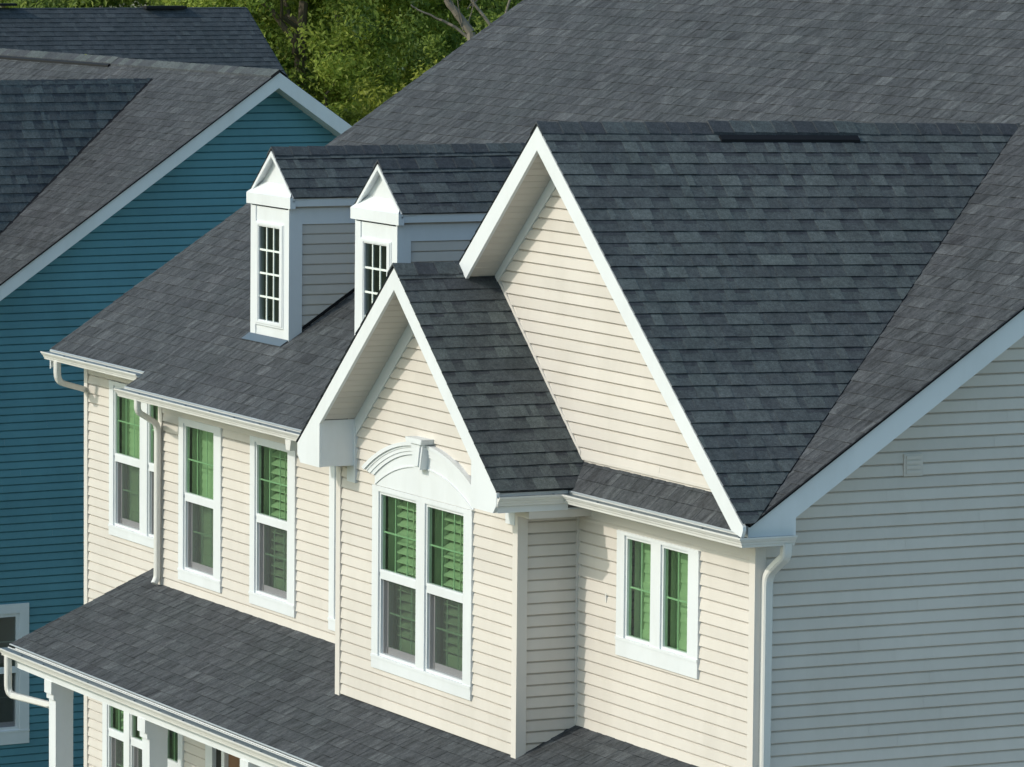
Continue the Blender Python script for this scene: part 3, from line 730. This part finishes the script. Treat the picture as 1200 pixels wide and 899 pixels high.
# downspouts
def spout(path, w=.085, h=.062, side=(1, 0, 0), rad=.1):
    m = MB(); tube(m, path, w, h, side, rad=rad); return m.build('downspout', 'gutter', H, smooth=False)
spout([(-15.10, -.235, -2.38), (-15.10, -.235, -2.60), (-15.37, .28, -2.75), (-15.37, .28, -9.0)], side=(1, .0, 0))
spout([(-12.28, -.44, -2.50), (-12.28, -.44, -2.64), (-12.63, -.075, -2.82), (-12.64, -.074, -4.42), (-12.63, -.11, -4.48)], w=.075, h=.055)
spout([(.30, .10, -2.50), (.30, .10, -2.60), (.058, .065, -2.78), (.058, .062, -9.0)], w=.07, h=.085, rad=.09)
spout([(-13.22, -1.50, -5.24), (-13.22, -1.50, -5.64), (-12.42, -1.28, -5.66), (-12.39, -1.27, -9.0)])
mb = MB(); mb.prism([(-8.44, -2.53), (-8.30, -2.53), (-8.325, -2.63), (-8.415, -2.63)], .40, .47, front(0), .9); mb.build('gutter_outlet', 'gutter', H)
mb = MB(); mb.box((-2.60, -.03, -3.35), (-2.585, -.0, -3.27), .8); mb.build('gutter_clip', 'gutter', H)

# ---- porch: beam, ceiling, columns, floor, door
mb = MB(); mb.box((-13.22, -1.42, -5.36), (PXR - .05, -1.16, -5.16), .8); mb.build('porch_beam', 'white', H)
mb = MB(); mb.box((-13.26, -1.44, -5.26), (PXR - .02, -1.421, -5.168), .8); mb.build('fascia', 'white', H)
mb = MB(); mb.box((-13.2, -1.16, -5.19), (PXR - .05, -.0, -5.17), .6); mb.build('porch_ceiling', 'white', H)
mb = MB(); mb.prism([(-1.40, zp(-1.4) - .02), (.18, zp(.18) - .02), (.18, zp(.18) - .20), (-1.40, -5.2)], 0, .02, lambda a, z, d: (-13.26 + d, a, z), .8); mb.build('rake_board', 'white', H)
def column(x, first=False):
    m = MB(); y0, y1 = -1.38, -1.19
    m.box((x, y0, ZF), (x + .19, y1, -5.36), .9)
    m.box((x - .03, y0 - .03, ZF), (x + .22, y1 + .03, ZF + .2), .9)
    c = m.build('porch_column', 'white', H)
    m = MB()
    F = front(0)
    m.box((x - .004, y0 - .05, -5.49), (x + .194, y1 + .003, -5.36), .9); m.box((x - .003, y0 - .025, -5.55), (x + .193, y1 + .002, -5.49), .9)
    m.build('capital', 'white', c)
for x in (-12.345, -9.80, -7.25, -4.7, -2.15): column(x)
mb = MB(); mb.box((-13.4, -1.7, GROUND), (.3, .19, ZF), .5); mb.build('porch_floor', 'concrete', H)
mb = MB(); F = front(0)
for (a0, a1, z0, z1) in ((-11.40, -11.22, ZF, -5.35), (-10.98, -10.90, ZF, -5.5), (-9.98, -9.82, ZF, -5.35), (-11.40, -9.82, -5.5, -5.3)):
    mb.box((a0, -.02, z0), (a1, .045, z1), .8, lambda a, d, z: F(a, z, d))
df = mb.build('door_frame', 'white', H)
mb = MB(); mb.box((-10.90, -.04, ZF), (-9.98, -.0, -5.5), .5, lambda a, d, z: F(a, z, d))
for i in range(2):
    for j in range(3): mb.box((-10.80 + i * .42, -.0, ZF + .15 + j * .9), (-10.50 + i * .42, .012, ZF + .85 + j * .9), .6, lambda a, d, z: F(a, z, d))
mb.build('door', 'wood', H)
mb = MB(); mb.face([F(-11.22, ZF, .0), F(-10.98, ZF, .0), F(-10.98, -5.5, .0), F(-11.22, -5.5, .0)]); mb.build('sidelight', 'dark', df)
# vent on the gable end wall
mb = MB(); F = right(0); B = lambda p, q, a=.7: mb.box(p, q, a, lambda a_, d, z: F(a_, z, d))
B((1.34, .0, -2.04), (1.52, .036, -1.86))
for i in range(4): B((1.36, .0362, -2.02 + i * .04), (1.50, .044, -1.995 + i * .04), .9)
mb.build('wall_vent', 'cream', H)

# ---- dormers
def dormer(cx, label):
    D = part_empty('dormer', H); D['label'] = label
    YD = .562; hw = .460; x0, x1 = cx - hw, cx + hw; zb_ = zr(YD); ze = -.44; RZ = .085; ow = .095
    dsl = (RZ + .365) / (hw + ow)
    # front wall with its window
    m = MB(); F = front(YD)
    top = -.50
    m.box((x0, 0, zb_ - .03), (x0 + .10, .03, top), .9, lambda a, d, z: F(a, z, d)); m.box((x1 - .10, 0, zb_ - .03), (x1, .03, top), .9, lambda a, d, z: F(a, z, d))
    m.box((x0 + .10, 0, zb_ - .03), (x1 - .10, .018, zb_ + .10), .8, lambda a, d, z: F(a, z, d)); m.box((x0 + .10, 0, -.655), (x1 - .10, .018, top), .8, lambda a, d, z: F(a, z, d))
    m.build('trim', 'white', D)
    m = MB(); g0, g1, gz0, gz1 = cx - .262, cx + .262, zb_ + .155, -.70
    Bm = lambda p, q, a=.9: m.box(p, q, a, lambda a_, d, z: F(a_, z, d))
    o0_, o1_, q0, q1 = x0 + .10, x1 - .10, zb_ + .10, -.655
    Bm((o0_, -.02, q0), (g0, .036, q1)); Bm((g1, -.02, q0), (o1_, .036, q1)); Bm((g0, -.02, q0), (g1, .036, gz0)); Bm((g0, -.02, gz1), (g1, .036, q1))
    Bm((o0_ + .02, .036, q0 + .02), (g0 - .012, .044, q1 - .01)); Bm((g1 + .012, .036, q0 + .02), (o1_ - .02, .044, q1 - .01)); Bm((g0 - .012, .036, q0 + .02), (g1 + .012, .044, gz0 - .012)); Bm((g0 - .012, .036, gz1 + .012), (g1 + .012, .044, q1 - .01))
    m.build('window_frame', 'white', D)
    m = MB()
    for i in (1, 2): xx = g0 + (g1 - g0) * i / 3; m.box((xx - .010, .012, gz0), (xx + .010, .026, gz1), .9, lambda a, d, z: F(a, z, d))
    for i in (1, 2, 3): zq = gz0 + (gz1 - gz0) * i / 4; m.box((g0, .0105, zq - .010), (g1, .0245, zq + .010), .9, lambda a, d, z: F(a, z, d))
    m.build('muntin', 'muntin', D)
    m = MB(); m.face([F(g0, gz0, .018), F(g1, gz0, .018), F(g1, gz1, .018), F(g0, gz1, .018)]); m.build('pane', 'glass_dark', D, merge=False)
    m = MB(); m.face([F(g0 - .02, gz0 - .02, -.10), F(g1 + .02, gz0 - .02, -.10), F(g1 + .02, gz1 + .02, -.10), F(g0 - .02, gz1 + .02, -.10)]); m.build('dark_room', 'dark', D, merge=False)
    # side walls
    yb = lambda z: -.256 + (z + 2.344) / MP
    for sx, nm in ((1, x1), (-1, x0)):
        Fs = (lambda a, z, d: (nm + sx * d, a, z)) if True else None
        m = MB(); lap(m, [(YD, zb_ - .02), (yb(ze) + .05, ze), (YD, ze)], Fs, zb_ - .05, t=.014)
        m.build('side_wall', 'cream', D, merge=False)
        m = MB()
        m.box((YD - .03, 0, zb_ - .04), (YD + .115, .026, ze - .04), .9, lambda a, d, z: Fs(a, z, d))
        m.prism([(YD + .115, ze - .20), (yb(ze - .20), ze - .20), (yb(ze) , ze - .04), (YD + .115, ze - .04)], 0, .024, lambda a, z, d: Fs(a, z, d), .9)
        m.prism([(YD - .02, ze + .0), (yb(ze) + .05, ze + .0), (yb(ze) + .05, ze + .068), (YD - .02, ze + .068)], 0, ow - .008, lambda a, z, d: Fs(a, z, d), .9)
        m.prism([(YD - .02, ze - .018), (yb(ze), ze - .018), (yb(ze), ze - .0002), (YD - .02, ze - .0002)], ow - .03, ow - .010, lambda a, z, d: Fs(a, z, d), .9)
        m.build('trim', 'white', D)
        # step flashing along the main roof
        m = MB(); n_ = 12
        m.prism([(YD, zb_ + .012), (yb(ze), ze + .012), (yb(ze), ze + .05), (YD, zb_ + .05)], .0145, .02, lambda a, z, d: Fs(a, z, d), .2)
        m.build('flashing', 'black', D)
    # roof slopes
    yf = YD - .02; zE = RZ - dsl * (hw + ow + .012); yr_ = -.256 + (RZ + 2.344) / MP; ye_ = -.256 + (zE + 2.344) / MP
    m = MB()
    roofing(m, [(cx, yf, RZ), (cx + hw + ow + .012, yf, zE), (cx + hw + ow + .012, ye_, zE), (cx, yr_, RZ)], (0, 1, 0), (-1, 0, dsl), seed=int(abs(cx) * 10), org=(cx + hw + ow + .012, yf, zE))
    roofing(m, [(cx, yf, RZ), (cx - hw - ow - .012, yf, zE), (cx - hw - ow - .012, ye_, zE), (cx, yr_, RZ)], (0, 1, 0), (1, 0, dsl), seed=3, org=(cx - hw - ow - .012, yf, zE), tabs=False)
    ridge_caps(m, (cx, yf, RZ), (cx, yr_, RZ), (-1, 0, -dsl), (1, 0, -dsl), seed=int(abs(cx) * 7), w=.13)
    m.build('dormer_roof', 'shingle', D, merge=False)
    # open pediment: rake boards, recessed triangle and the sloped pent with its band
    m = MB(); F = front(yf); t0 = .014
    for sg in (-1, 1):
        X = lambda d: cx + sg * d
        W = hw + ow
        m.prism([(X(0), RZ - t0), (X(W), RZ - t0 - dsl * W), (X(W), RZ - t0 - dsl * W - .035), (X(0), RZ - t0 - .055)], -.02, .0, F, .9)
    W = hw + ow; pdp = -.075
    m.prism([(cx - W, -.372), (cx + W, -.372), (cx + W, -.482), (cx - W, -.482)], .0, .03, F, .9)
    m.box((cx - W, -.03, -.482), (cx + W, -.0002, -.40), .9, lambda a, d, z: F(a, z, d))
    # pent slope
    zt_ = -.255; dt = RZ - dsl * 0
    wt = (RZ - .02 - zt_) / dsl
    m.face([F(cx - W, -.372, .03), F(cx + W, -.372, .03), F(cx + wt, zt_, pdp), F(cx - wt, zt_, pdp)], 1)
    m.face([F(cx - wt, zt_, pdp), F(cx + wt, zt_, pdp), F(cx, RZ - .02, pdp)], .9)
    for sg in (-1, 1):
        m.face([F(cx + sg * 0, RZ - .03, 0), F(cx + sg * W, RZ - .03 - dsl * W, 0), F(cx + sg * W, RZ - .03 - dsl * W, -.16), F(cx, RZ - .03, -.16)], .8)
    m.build('pediment', 'white', D)
    # apron flashing below the front
    m = MB(); ya = YD - .12
    m.face([(x0 - .05, ya, zr(ya) + .021), (x1 + .02, ya, zr(ya) + .021), (x1 + .02, YD - .03, zr(YD - .03) + .021), (x0 - .05, YD - .03, zr(YD - .03) + .021)], .5)
    m.build('flashing', 'flash', D)
    return D
dormer(-11.14, 'dormer farthest from the bay')
dormer(-8.57, 'dormer behind the bay gable')
fix_children(H)

# =================================================================== BLUE HOUSE
BH = thing('blue_house', 'deep teal sided house with grey shingle roof beside the cream house', 'house', (-25.533, 3.560, 0), R(5.0))
bz_ = lambda y: .309 - MP * abs(y - 3.31)
BYE = -2.6; BBY = 2 * 3.31 - BYE
mb = MB()
roofing(mb, [(-14, BYE, bz_(BYE)), (.3, BYE, bz_(BYE)), (.3, 3.31, .309), (-14, 3.31, .309)], (1, 0, 0), ns, seed=51, soft=True, hscale=.55, org=(-14, BYE, bz_(BYE)))
ro = mb.build('roof', 'shingle_front', BH, merge=False)
mb = MB(); mb.face([(-14, 3.31, .309), (.3, 3.31, .309), (.3, BBY, bz_(BBY)), (-14, BBY, bz_(BBY))], .4); mb.build('rear_roof', 'shingle', BH)
mb = MB(); ridge_caps(mb, (-14, 3.31, .309), (.3, 3.31, .309), (0, -1, -MP), (0, 1, -MP), seed=8, vent=(0, 9.55)); mb.build('ridge_cap', 'shingle', ro, merge=False)
mb = MB(); mb.box((-8, 3.31 - .165, 0), (-4.42, 3.31 - .135, .03), .2, lambda x, y, z: (x, y, bz_(y) + z + .008)); mb.build('ridge_vent', 'black', ro)
# cross gable
CX, CZ = -2.75, .085; csl = 1.40
mb = MB(); yc0 = -2.9
cyv = 3.31 - (.309 - CZ) / MP; xf = CX + (CZ - bz_(yc0)) / csl
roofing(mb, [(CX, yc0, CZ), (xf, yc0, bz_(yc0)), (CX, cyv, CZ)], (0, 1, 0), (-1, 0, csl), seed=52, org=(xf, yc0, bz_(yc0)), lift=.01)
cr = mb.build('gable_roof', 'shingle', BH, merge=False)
mb = MB(); ridge_caps(mb, (CX, yc0, CZ), (CX, cyv + .2, CZ), (-1, 0, -csl), (1, 0, -csl), seed=9); mb.build('ridge_cap', 'shingle', cr, merge=False)
mb = MB(); v0 = Vector((xf, yc0, bz_(yc0))); v1 = Vector((CX, cyv, CZ))
mb.face([v0 + Vector((0, 0, .03)), v1 + Vector((0, 0, .03)), v1 + Vector((.045, .02, .01)), v0 + Vector((.045, .02, .01))], .2); mb.build('valley_edge_shade', 'black', cr, merge=False)  # black strip paints the shadow line where the cross gable shingles overlap
mb = MB(); lxx = CX - (CZ - bz_(yc0)) / csl
mb.face([(CX, yc0, CZ), (lxx, yc0, bz_(yc0)), (CX, cyv, CZ)], .4); mb.build('rear_slope', 'shingle', cr)
mb = MB(); lap(mb, [(lxx, -4.6), (xf, -4.6), (xf, bz_(yc0)), (CX, CZ - .02), (lxx, bz_(yc0))], front(yc0 + .3), -4.2); mb.build('gable_wall', 'teal', BH, merge=False)
# walls
mb = MB(); BWY0 = BYE + .35; BWY1 = BBY - .35
lap(mb, [(BWY0, GROUND + .3), (BWY1, GROUND + .3), (BWY1, bz_(BWY1) - .04), (3.31, .27), (BWY0, bz_(BWY0) - .04)], right(0), -4.30, e=.1016, holes=[(-1.75, -.27, -8.35, -6.62)])
mb.build('side_wall', 'teal', BH, merge=False)
mb = MB(); lap(mb, [(-14, GROUND + .3), (0, GROUND + .3), (0, bz_(BWY0)), (-14, bz_(BWY0))], front(BWY0), -4.30); mb.build('front_wall', 'teal', BH, merge=False)
mb = MB(); lap(mb, [(-14, GROUND + .3), (0, GROUND + .3), (0, bz_(BWY0)), (-14, bz_(BWY0))], lambda a, z, d: (a, BWY1 + d, z), -4.30); mb.build('rear_wall', 'teal', BH, merge=False)
F = right(0); mb = MB()
zq = lambda y: bz_(y) - .006
mb.prism([(BYE, zq(BYE)), (3.31, .303), (3.31, .303 - .21), (BYE, zq(BYE) - .21)], .27, .30, F, .9)
mb.prism([(BBY, zq(BBY)), (3.31, .303), (3.31, .303 - .21), (BBY, zq(BBY) - .21)], .27, .30, F, .9)
br_ = mb.build('rake_board', 'white', BH)
mb = MB(); mb.prism([(BYE, zq(BYE) - .004), (3.31, .299), (3.31, .318), (BYE, zq(BYE) + .014)], .301, .328, F, .2); mb.build('shingle_edge', 'black', br_)
mb = MB()
for (ya, yb_) in ((BYE, 3.31), (3.31, BBY)):
    mb.prism([(ya, zq(ya) - .19), (yb_, zq(yb_) - .19), (yb_, zq(yb_) - .20), (ya, zq(ya) - .20)], .0, .269, F, .6)
mb.build('soffit', 'white', BH)
window(BH, right(0), -1.80, -.215, -8.42, -6.575, [(-1.62, -.395)], -6.745, -8.195, -7.40, None, muntins=(3, 2), depth=.4, glassm='glass_dark', stile=.045)
mb = MB(); mb.box((-14, BWY0 + .02, GROUND), (-.02, BWY1 - .02, GROUND + .3), .5); mb.build('foundation', 'concrete', BH)

# =================================================================== FAR HOUSE
FH = thing('far_house', 'distant house whose dark slate shingle roof shows above the blue house ridge', 'house', (-57.6, 20.1, 0), R(4))
psl = .74
mb = MB()
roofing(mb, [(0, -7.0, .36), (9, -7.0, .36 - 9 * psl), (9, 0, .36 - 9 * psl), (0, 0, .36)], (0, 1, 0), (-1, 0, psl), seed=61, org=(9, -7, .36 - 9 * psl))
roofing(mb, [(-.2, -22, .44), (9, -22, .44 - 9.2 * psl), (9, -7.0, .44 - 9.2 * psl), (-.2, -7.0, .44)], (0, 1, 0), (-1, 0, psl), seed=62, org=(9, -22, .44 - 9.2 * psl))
fr_ = mb.build('roof', 'shingle_far', FH, merge=False)
mb = MB(); mb.face([(0, -22, .36), (-9, -22, .36 - 9 * psl), (-9, 0, .36 - 9 * psl), (0, 0, .36)], .4); mb.build('rear_roof', 'shingle_far', FH)
mb = MB()
for (y0, y1, z) in ((-6.9, -4.3 + .0, .36), (-14, -5.3 + .1, .44)): pass
mb.box((-.12, -2.3, .345), (.16, -1.4, .40), .2); mb.box((-.1, -12, .41), (.14, -5.1, .46), .2)
mb.build('ridge_vent', 'black', fr_)
mb = MB(); mb.prism([(0, .34), (8.9, .34 - 8.9 * psl), (8.9, GROUND), (-8.9, GROUND), (-8.9, .34 - 8.9 * psl)], -.3, -.25, lambda a, z, d: (a, d, z), .6); mb.build('gable_wall', 'cream', FH)
mb = MB(); mb.box((8.4, -21.8, GROUND), (8.5, -.3, .36 - 8.4 * psl - .1), .6); mb.build('side_wall', 'cream', FH)
mb = MB(); mb.prism([(0, .355), (9, .355 - 9 * psl), (9, .19 - 9 * psl), (0, .19)], 0, .03, lambda a, z, d: (a, d, z), .6); mb.build('rake_board', 'shingle_far', FH)

# =================================================================== TREES
def limb(mb, p, q, r0, r1, n=7, wob=.12, segs=5, rnd=random):
    p = Vector(p); q = Vector(q); d = (q - p).normalized(); s = d.orthogonal().normalized(); t = d.cross(s); rings = []
    for k in range(segs + 1):
        u = k / segs; c = p.lerp(q, u) + (s * rnd.uniform(-wob, wob) + t * rnd.uniform(-wob, wob)) * (1 if 0 < k < segs else 0)
        r = r0 + (r1 - r0) * u; rings.append([c + s * (r * math.cos(2 * math.pi * i / n)) + t * (r * math.sin(2 * math.pi * i / n)) for i in range(n)])
    mb.sweep(rings)
def crown_mesh(name, material, rad, cen, nclump, nleaf, leaf, seed, flat=1.0, cl=.42, drop=0.0):
    rnd = random.Random(seed); V = []; Fc = []; A = []
    for c in range(nclump):
        while True:
            v = Vector((rnd.gauss(0, 1), rnd.gauss(0, 1), rnd.gauss(0, 1))).normalized()
            if v.z > -.75: break
        rr = rnd.uniform(.45, 1.0) ** .55
        bumpy = 1 + .22 * math.sin(3.1 * v.x + seed) * math.cos(4.3 * v.y + 2 * seed) + rnd.uniform(-.1, .1)
        cc = Vector(cen) + Vector((v.x * rad[0], v.y * rad[1], v.z * rad[2])) * rr * bumpy
        sz = cl * rnd.uniform(.55, 1.35); tone = rnd.gauss(.45, .22)
        for l in range(int(nleaf * rnd.uniform(.6, 1.4))):
            w = Vector((rnd.gauss(0, .5), rnd.gauss(0, .5), rnd.gauss(0, .36))) * sz
            p = cc + w; p.z -= drop * abs(w.x)
            nrm = (w.normalized() * .7 + v * .5 + Vector((rnd.gauss(0, .5), rnd.gauss(0, .5), rnd.gauss(.35, .5)))).normalized()
            s = nrm.orthogonal().normalized(); ang = rnd.uniform(0, 6.28); s = Matrix.Rotation(ang, 3, nrm) @ s; t = nrm.cross(s)
            L = leaf * rnd.uniform(.6, 1.35); W = L * .42; i = len(V)
            V += [tuple(p - s * L * .5), tuple(p - t * W * .5 + nrm * W * .12), tuple(p + s * L * .5 - nrm * L * .1), tuple(p + t * W * .5 + nrm * W * .12)]
            Fc.append((i, i + 1, i + 2, i + 3)); A.append(min(1, max(0, tone + rnd.gauss(0, .15))))
    me = bpy.data.meshes.new(name); me.from_pydata(V, [], Fc); at = me.attributes.new('shade', 'FLOAT', 'FACE'); at.data.foreach_set('value', A)
    me.materials.append(M[material]); return me
def trunk_mesh(h, r, rad, cen, seed, m='bark', n=7):
    rnd = random.Random(seed); mb = MB(); limb(mb, (0, 0, 0), (0, 0, h), r, r * .45, 9, .12, 7, rnd)
    for k in range(n):
        z = h * rnd.uniform(.45, .95); a = rnd.uniform(0, 6.28)
        e = (math.cos(a) * rad[0] * rnd.uniform(.5, .9), math.sin(a) * rad[1] * rnd.uniform(.5, .9), min(cen[2] + rad[2] * .6, z + rnd.uniform(1, 3.2)))
        limb(mb, (0, 0, z), e, r * .4, r * .08, 6, .18, 5, rnd)
    me_o = mb.build('trunk', m, None); me = me_o.data; bpy.data.objects.remove(me_o); return me
LEAFMESH = {}
def tree(x, y, label, crown, trunk, rz=0, sc=1, group='trees beyond the houses', name='tree'):
    t = thing(name, label, 'tree', (x, y, GROUND), rz, group); t.scale = (sc,) * 3
    for nm, me in (('trunk', trunk), ('crown', crown)):
        o = bpy.data.objects.new(nm, me); col.objects.link(o); o.parent = t
    return t
c1 = crown_mesh('crown', 'leaf_a', (3.6, 3.6, 4.2), (0, 0, 8.4), 470, 170, .135, 3)
t1 = trunk_mesh(9.5, .22, (3.2, 3.2, 4), (0, 0, 8.4), 4)
c2 = crown_mesh('crown', 'leaf_b', (3.8, 3.8, 4.6), (0, 0, 9.0), 330, 150, .14, 9)
t2 = trunk_mesh(10.5, .25, (3.2, 3.2, 4), (0, 0, 9), 5)
c3 = crown_mesh('crown', 'leaf_c', (1.5, 1.5, 1.5), (0, 0, 6.6), 60, 120, .13, 12, cl=.34)
t3 = trunk_mesh(6.6, .09, (1.3, 1.3, 1.2), (0, 0, 6.6), 6)
c4 = crown_mesh('crown', 'leaf_b', (2.4, 2.6, 3.6), (-3.0, .9, 9.6), 110, 120, .12, 21)
def bare_trunk():
    rnd = random.Random(15); mb = MB()
    def run(pts, r0, r1):
        for i, (p, q) in enumerate(zip(pts, pts[1:])):
            f = lambda k: r0 + (r1 - r0) * k / (len(pts) - 1)
            limb(mb, p, q, f(i), f(i + 1), 8, .012, 3, rnd)
    run([(0, 0, 0), (.05, .02, 4), (-.05, -.10, 7.6), (-.11, -.18, 8.99), (-.25, -.42, 9.35), (-.40, -.62, 9.68), (-.6, -.85, 11.0), (-.7, -1.0, 13.0)], .13, .05)
    run([(-.08, -.16, 8.78), (-.11, -.22, 8.86), (-.25, -.45, 9.08), (-.38, -.68, 9.22), (-.45, -.81, 9.27), (-.64, -1.16, 9.45), (-.70, -1.30, 9.56)], .040, .014)
    run([(.0, .05, 8.3), (.05, .2, 9.14), (-.2, -.2, 9.75), (-.3, -.4, 11.2)], .045, .02)
    run([(.02, .1, 8.6), (.1, .5, 9.3), (.12, .8, 10.2), (.1, 1.0, 11.5)], .035, .015)
    for k in range(16):
        z = rnd.uniform(8.7, 10.5); a = rnd.uniform(-1.2, 1.2)
        limb(mb, (-.3 * (z - 8.5), -.3 * (z - 8.5) * .9 + a * .3, z), (-.2 + rnd.uniform(-.3, .3), a, z + rnd.uniform(.3, 1.0)), .018, .006, 5, .03, 4, rnd)
    o = mb.build('trunk', 'grey_bark', None); me = o.data; bpy.data.objects.remove(o); return me
t4 = bare_trunk()
tree(-65.6, 24.9, 'bright yellow green tree directly right of the far dark roof', c1, t1, .3)
tree(-68.0, 27.6, 'dark green tree in the middle of the gap between the roofs', c2, t2, 1.1)
tree(-56.0, 23.1, 'small yellow leaved tree low against the cream house rake', c3, t3, .4, 1.04)
tree(-59.1, 26.1, 'thin crowned tree with bare pale branches at the top of the cream house rake', c4, t4, 0)
tree(-76, 33, 'dark tree behind the bare branched one', c2, t2, 2.6, 1.15)
tree(-76, 26, 'dark tree behind the bright yellow green one', c2, t2, 4.2, 1.2)
tree(-90, 27, 'green tree behind the end of the far dark roof', c1, t1, 5.0, .95)
tree(-96, 20, 'green tree peeking over the middle of the far ridge', c1, t1, 2.0, .95)
tree(-96, 10, 'green tree peeking over the left end of the far ridge', c2, t2, 3.0, .95)
tree(-42.27, 10.34, 'small sprig of a tree just showing over the blue house ridge', c3, t3, .4, 1.10)
tree(-84, 38, 'dark tree at the right end of the far tree line', c2, t2, .9, 1.2)
tree(-84, 30, 'tall dark tree at the back of the tree line', c2, t2, 5.5, 1.3)
tree(-86, 22, 'tall green tree at the back of the tree line', c1, t1, 1.5, 1.3)

# =================================================================== GROUND
mb = MB(); mb.face([(-400, -300, GROUND), (300, -300, GROUND), (300, 400, GROUND), (-400, 400, GROUND)]); g = mb.build('lawn', 'grass'); g['kind'] = 'structure'
mb = MB(); mb.face([(-60, -13, GROUND + .004), (40, -13, GROUND + .004), (40, -7, GROUND + .004), (-60, -7, GROUND + .004)])
g = mb.build('street', painted('asphalt', (.055, .055, .057), .9, .15, .2)); g['kind'] = 'structure'

mb = MB(); mb.face([(1.2, -7, GROUND + .008), (15, -7, GROUND + .008), (15, 15, GROUND + .008), (1.2, 15, GROUND + .008)]); g = mb.build('bounce_slab', 'concrete'); g['kind'] = 'structure'  # pale slab added out of view to bounce sunlight onto the shaded end wall
# =================================================================== LIGHT
EL, AZ = R(32), R(14)      # elevation; the sun stands in front (-Y) and a little to the left (-X)
sd = Vector((-math.cos(EL) * math.sin(AZ), -math.cos(EL) * math.cos(AZ), math.sin(EL)))
sun = bpy.data.lights.new('sun', 'SUN'); sun.energy = 2.0; sun.angle = R(.6); sun.color = (1, .93, .83)
so_ = bpy.data.objects.new('sun', sun); col.objects.link(so_); so_.rotation_euler = sd.to_track_quat('Z', 'Y').to_euler()
w = bpy.data.worlds.new('World'); scene.world = w; w.use_nodes = True
nt = w.node_tree; bg_ = nt.nodes['Background']; sky = nt.nodes.new('ShaderNodeTexSky'); sky.sky_type = 'NISHITA'
sky.sun_disc = False; sky.sun_elevation = EL; sky.sun_rotation = math.atan2(sd.x, sd.y); sky.air_density = 1.0; sky.dust_density = 1.5; sky.ozone_density = 1.0
tint = nt.nodes.new('ShaderNodeMix'); tint.data_type = 'RGBA'; tint.blend_type = 'MULTIPLY'; tint.inputs[0].default_value = 1
tint.inputs[7].default_value = (1.12, 1.25, 1.17, 1); nt.links.new(sky.outputs[0], tint.inputs[6]); nt.links.new(tint.outputs[2], bg_.inputs[0]); bg_.inputs[1].default_value = .15

# =================================================================== CAMERA
cam = bpy.data.cameras.new('camera'); co = bpy.data.objects.new('camera', cam); col.objects.link(co); scene.camera = co
yaw, pitch, roll = R(-63.77), R(-5.62), R(.525)
d = Vector((math.sin(yaw) * math.cos(pitch), math.cos(yaw) * math.cos(pitch), math.sin(pitch)))
r = d.cross(Vector((0, 0, 1))).normalized(); u = r.cross(d)
r2 = r * math.cos(roll) + u * math.sin(roll); u2 = -r * math.sin(roll) + u * math.cos(roll)
mt = Matrix((r2, u2, -d)).transposed().to_4x4(); mt.translation = Vector((34.69, -19.31, 2.65)); co.matrix_world = mt
cam.sensor_fit = 'HORIZONTAL'; cam.sensor_width = 36; cam.lens = 5808 / 1200 * 36; cam.clip_start = 1; cam.clip_end = 3000
scene.render.engine = 'CYCLES'
scene.cycles.max_bounces = 8; scene.cycles.transparent_max_bounces = 12
scene.view_settings.view_transform = 'Standard'; scene.view_settings.look = 'None'; scene.view_settings.gamma = 1; scene.view_settings.exposure = .08
scene.render.resolution_x = 1024; scene.render.resolution_y = 767
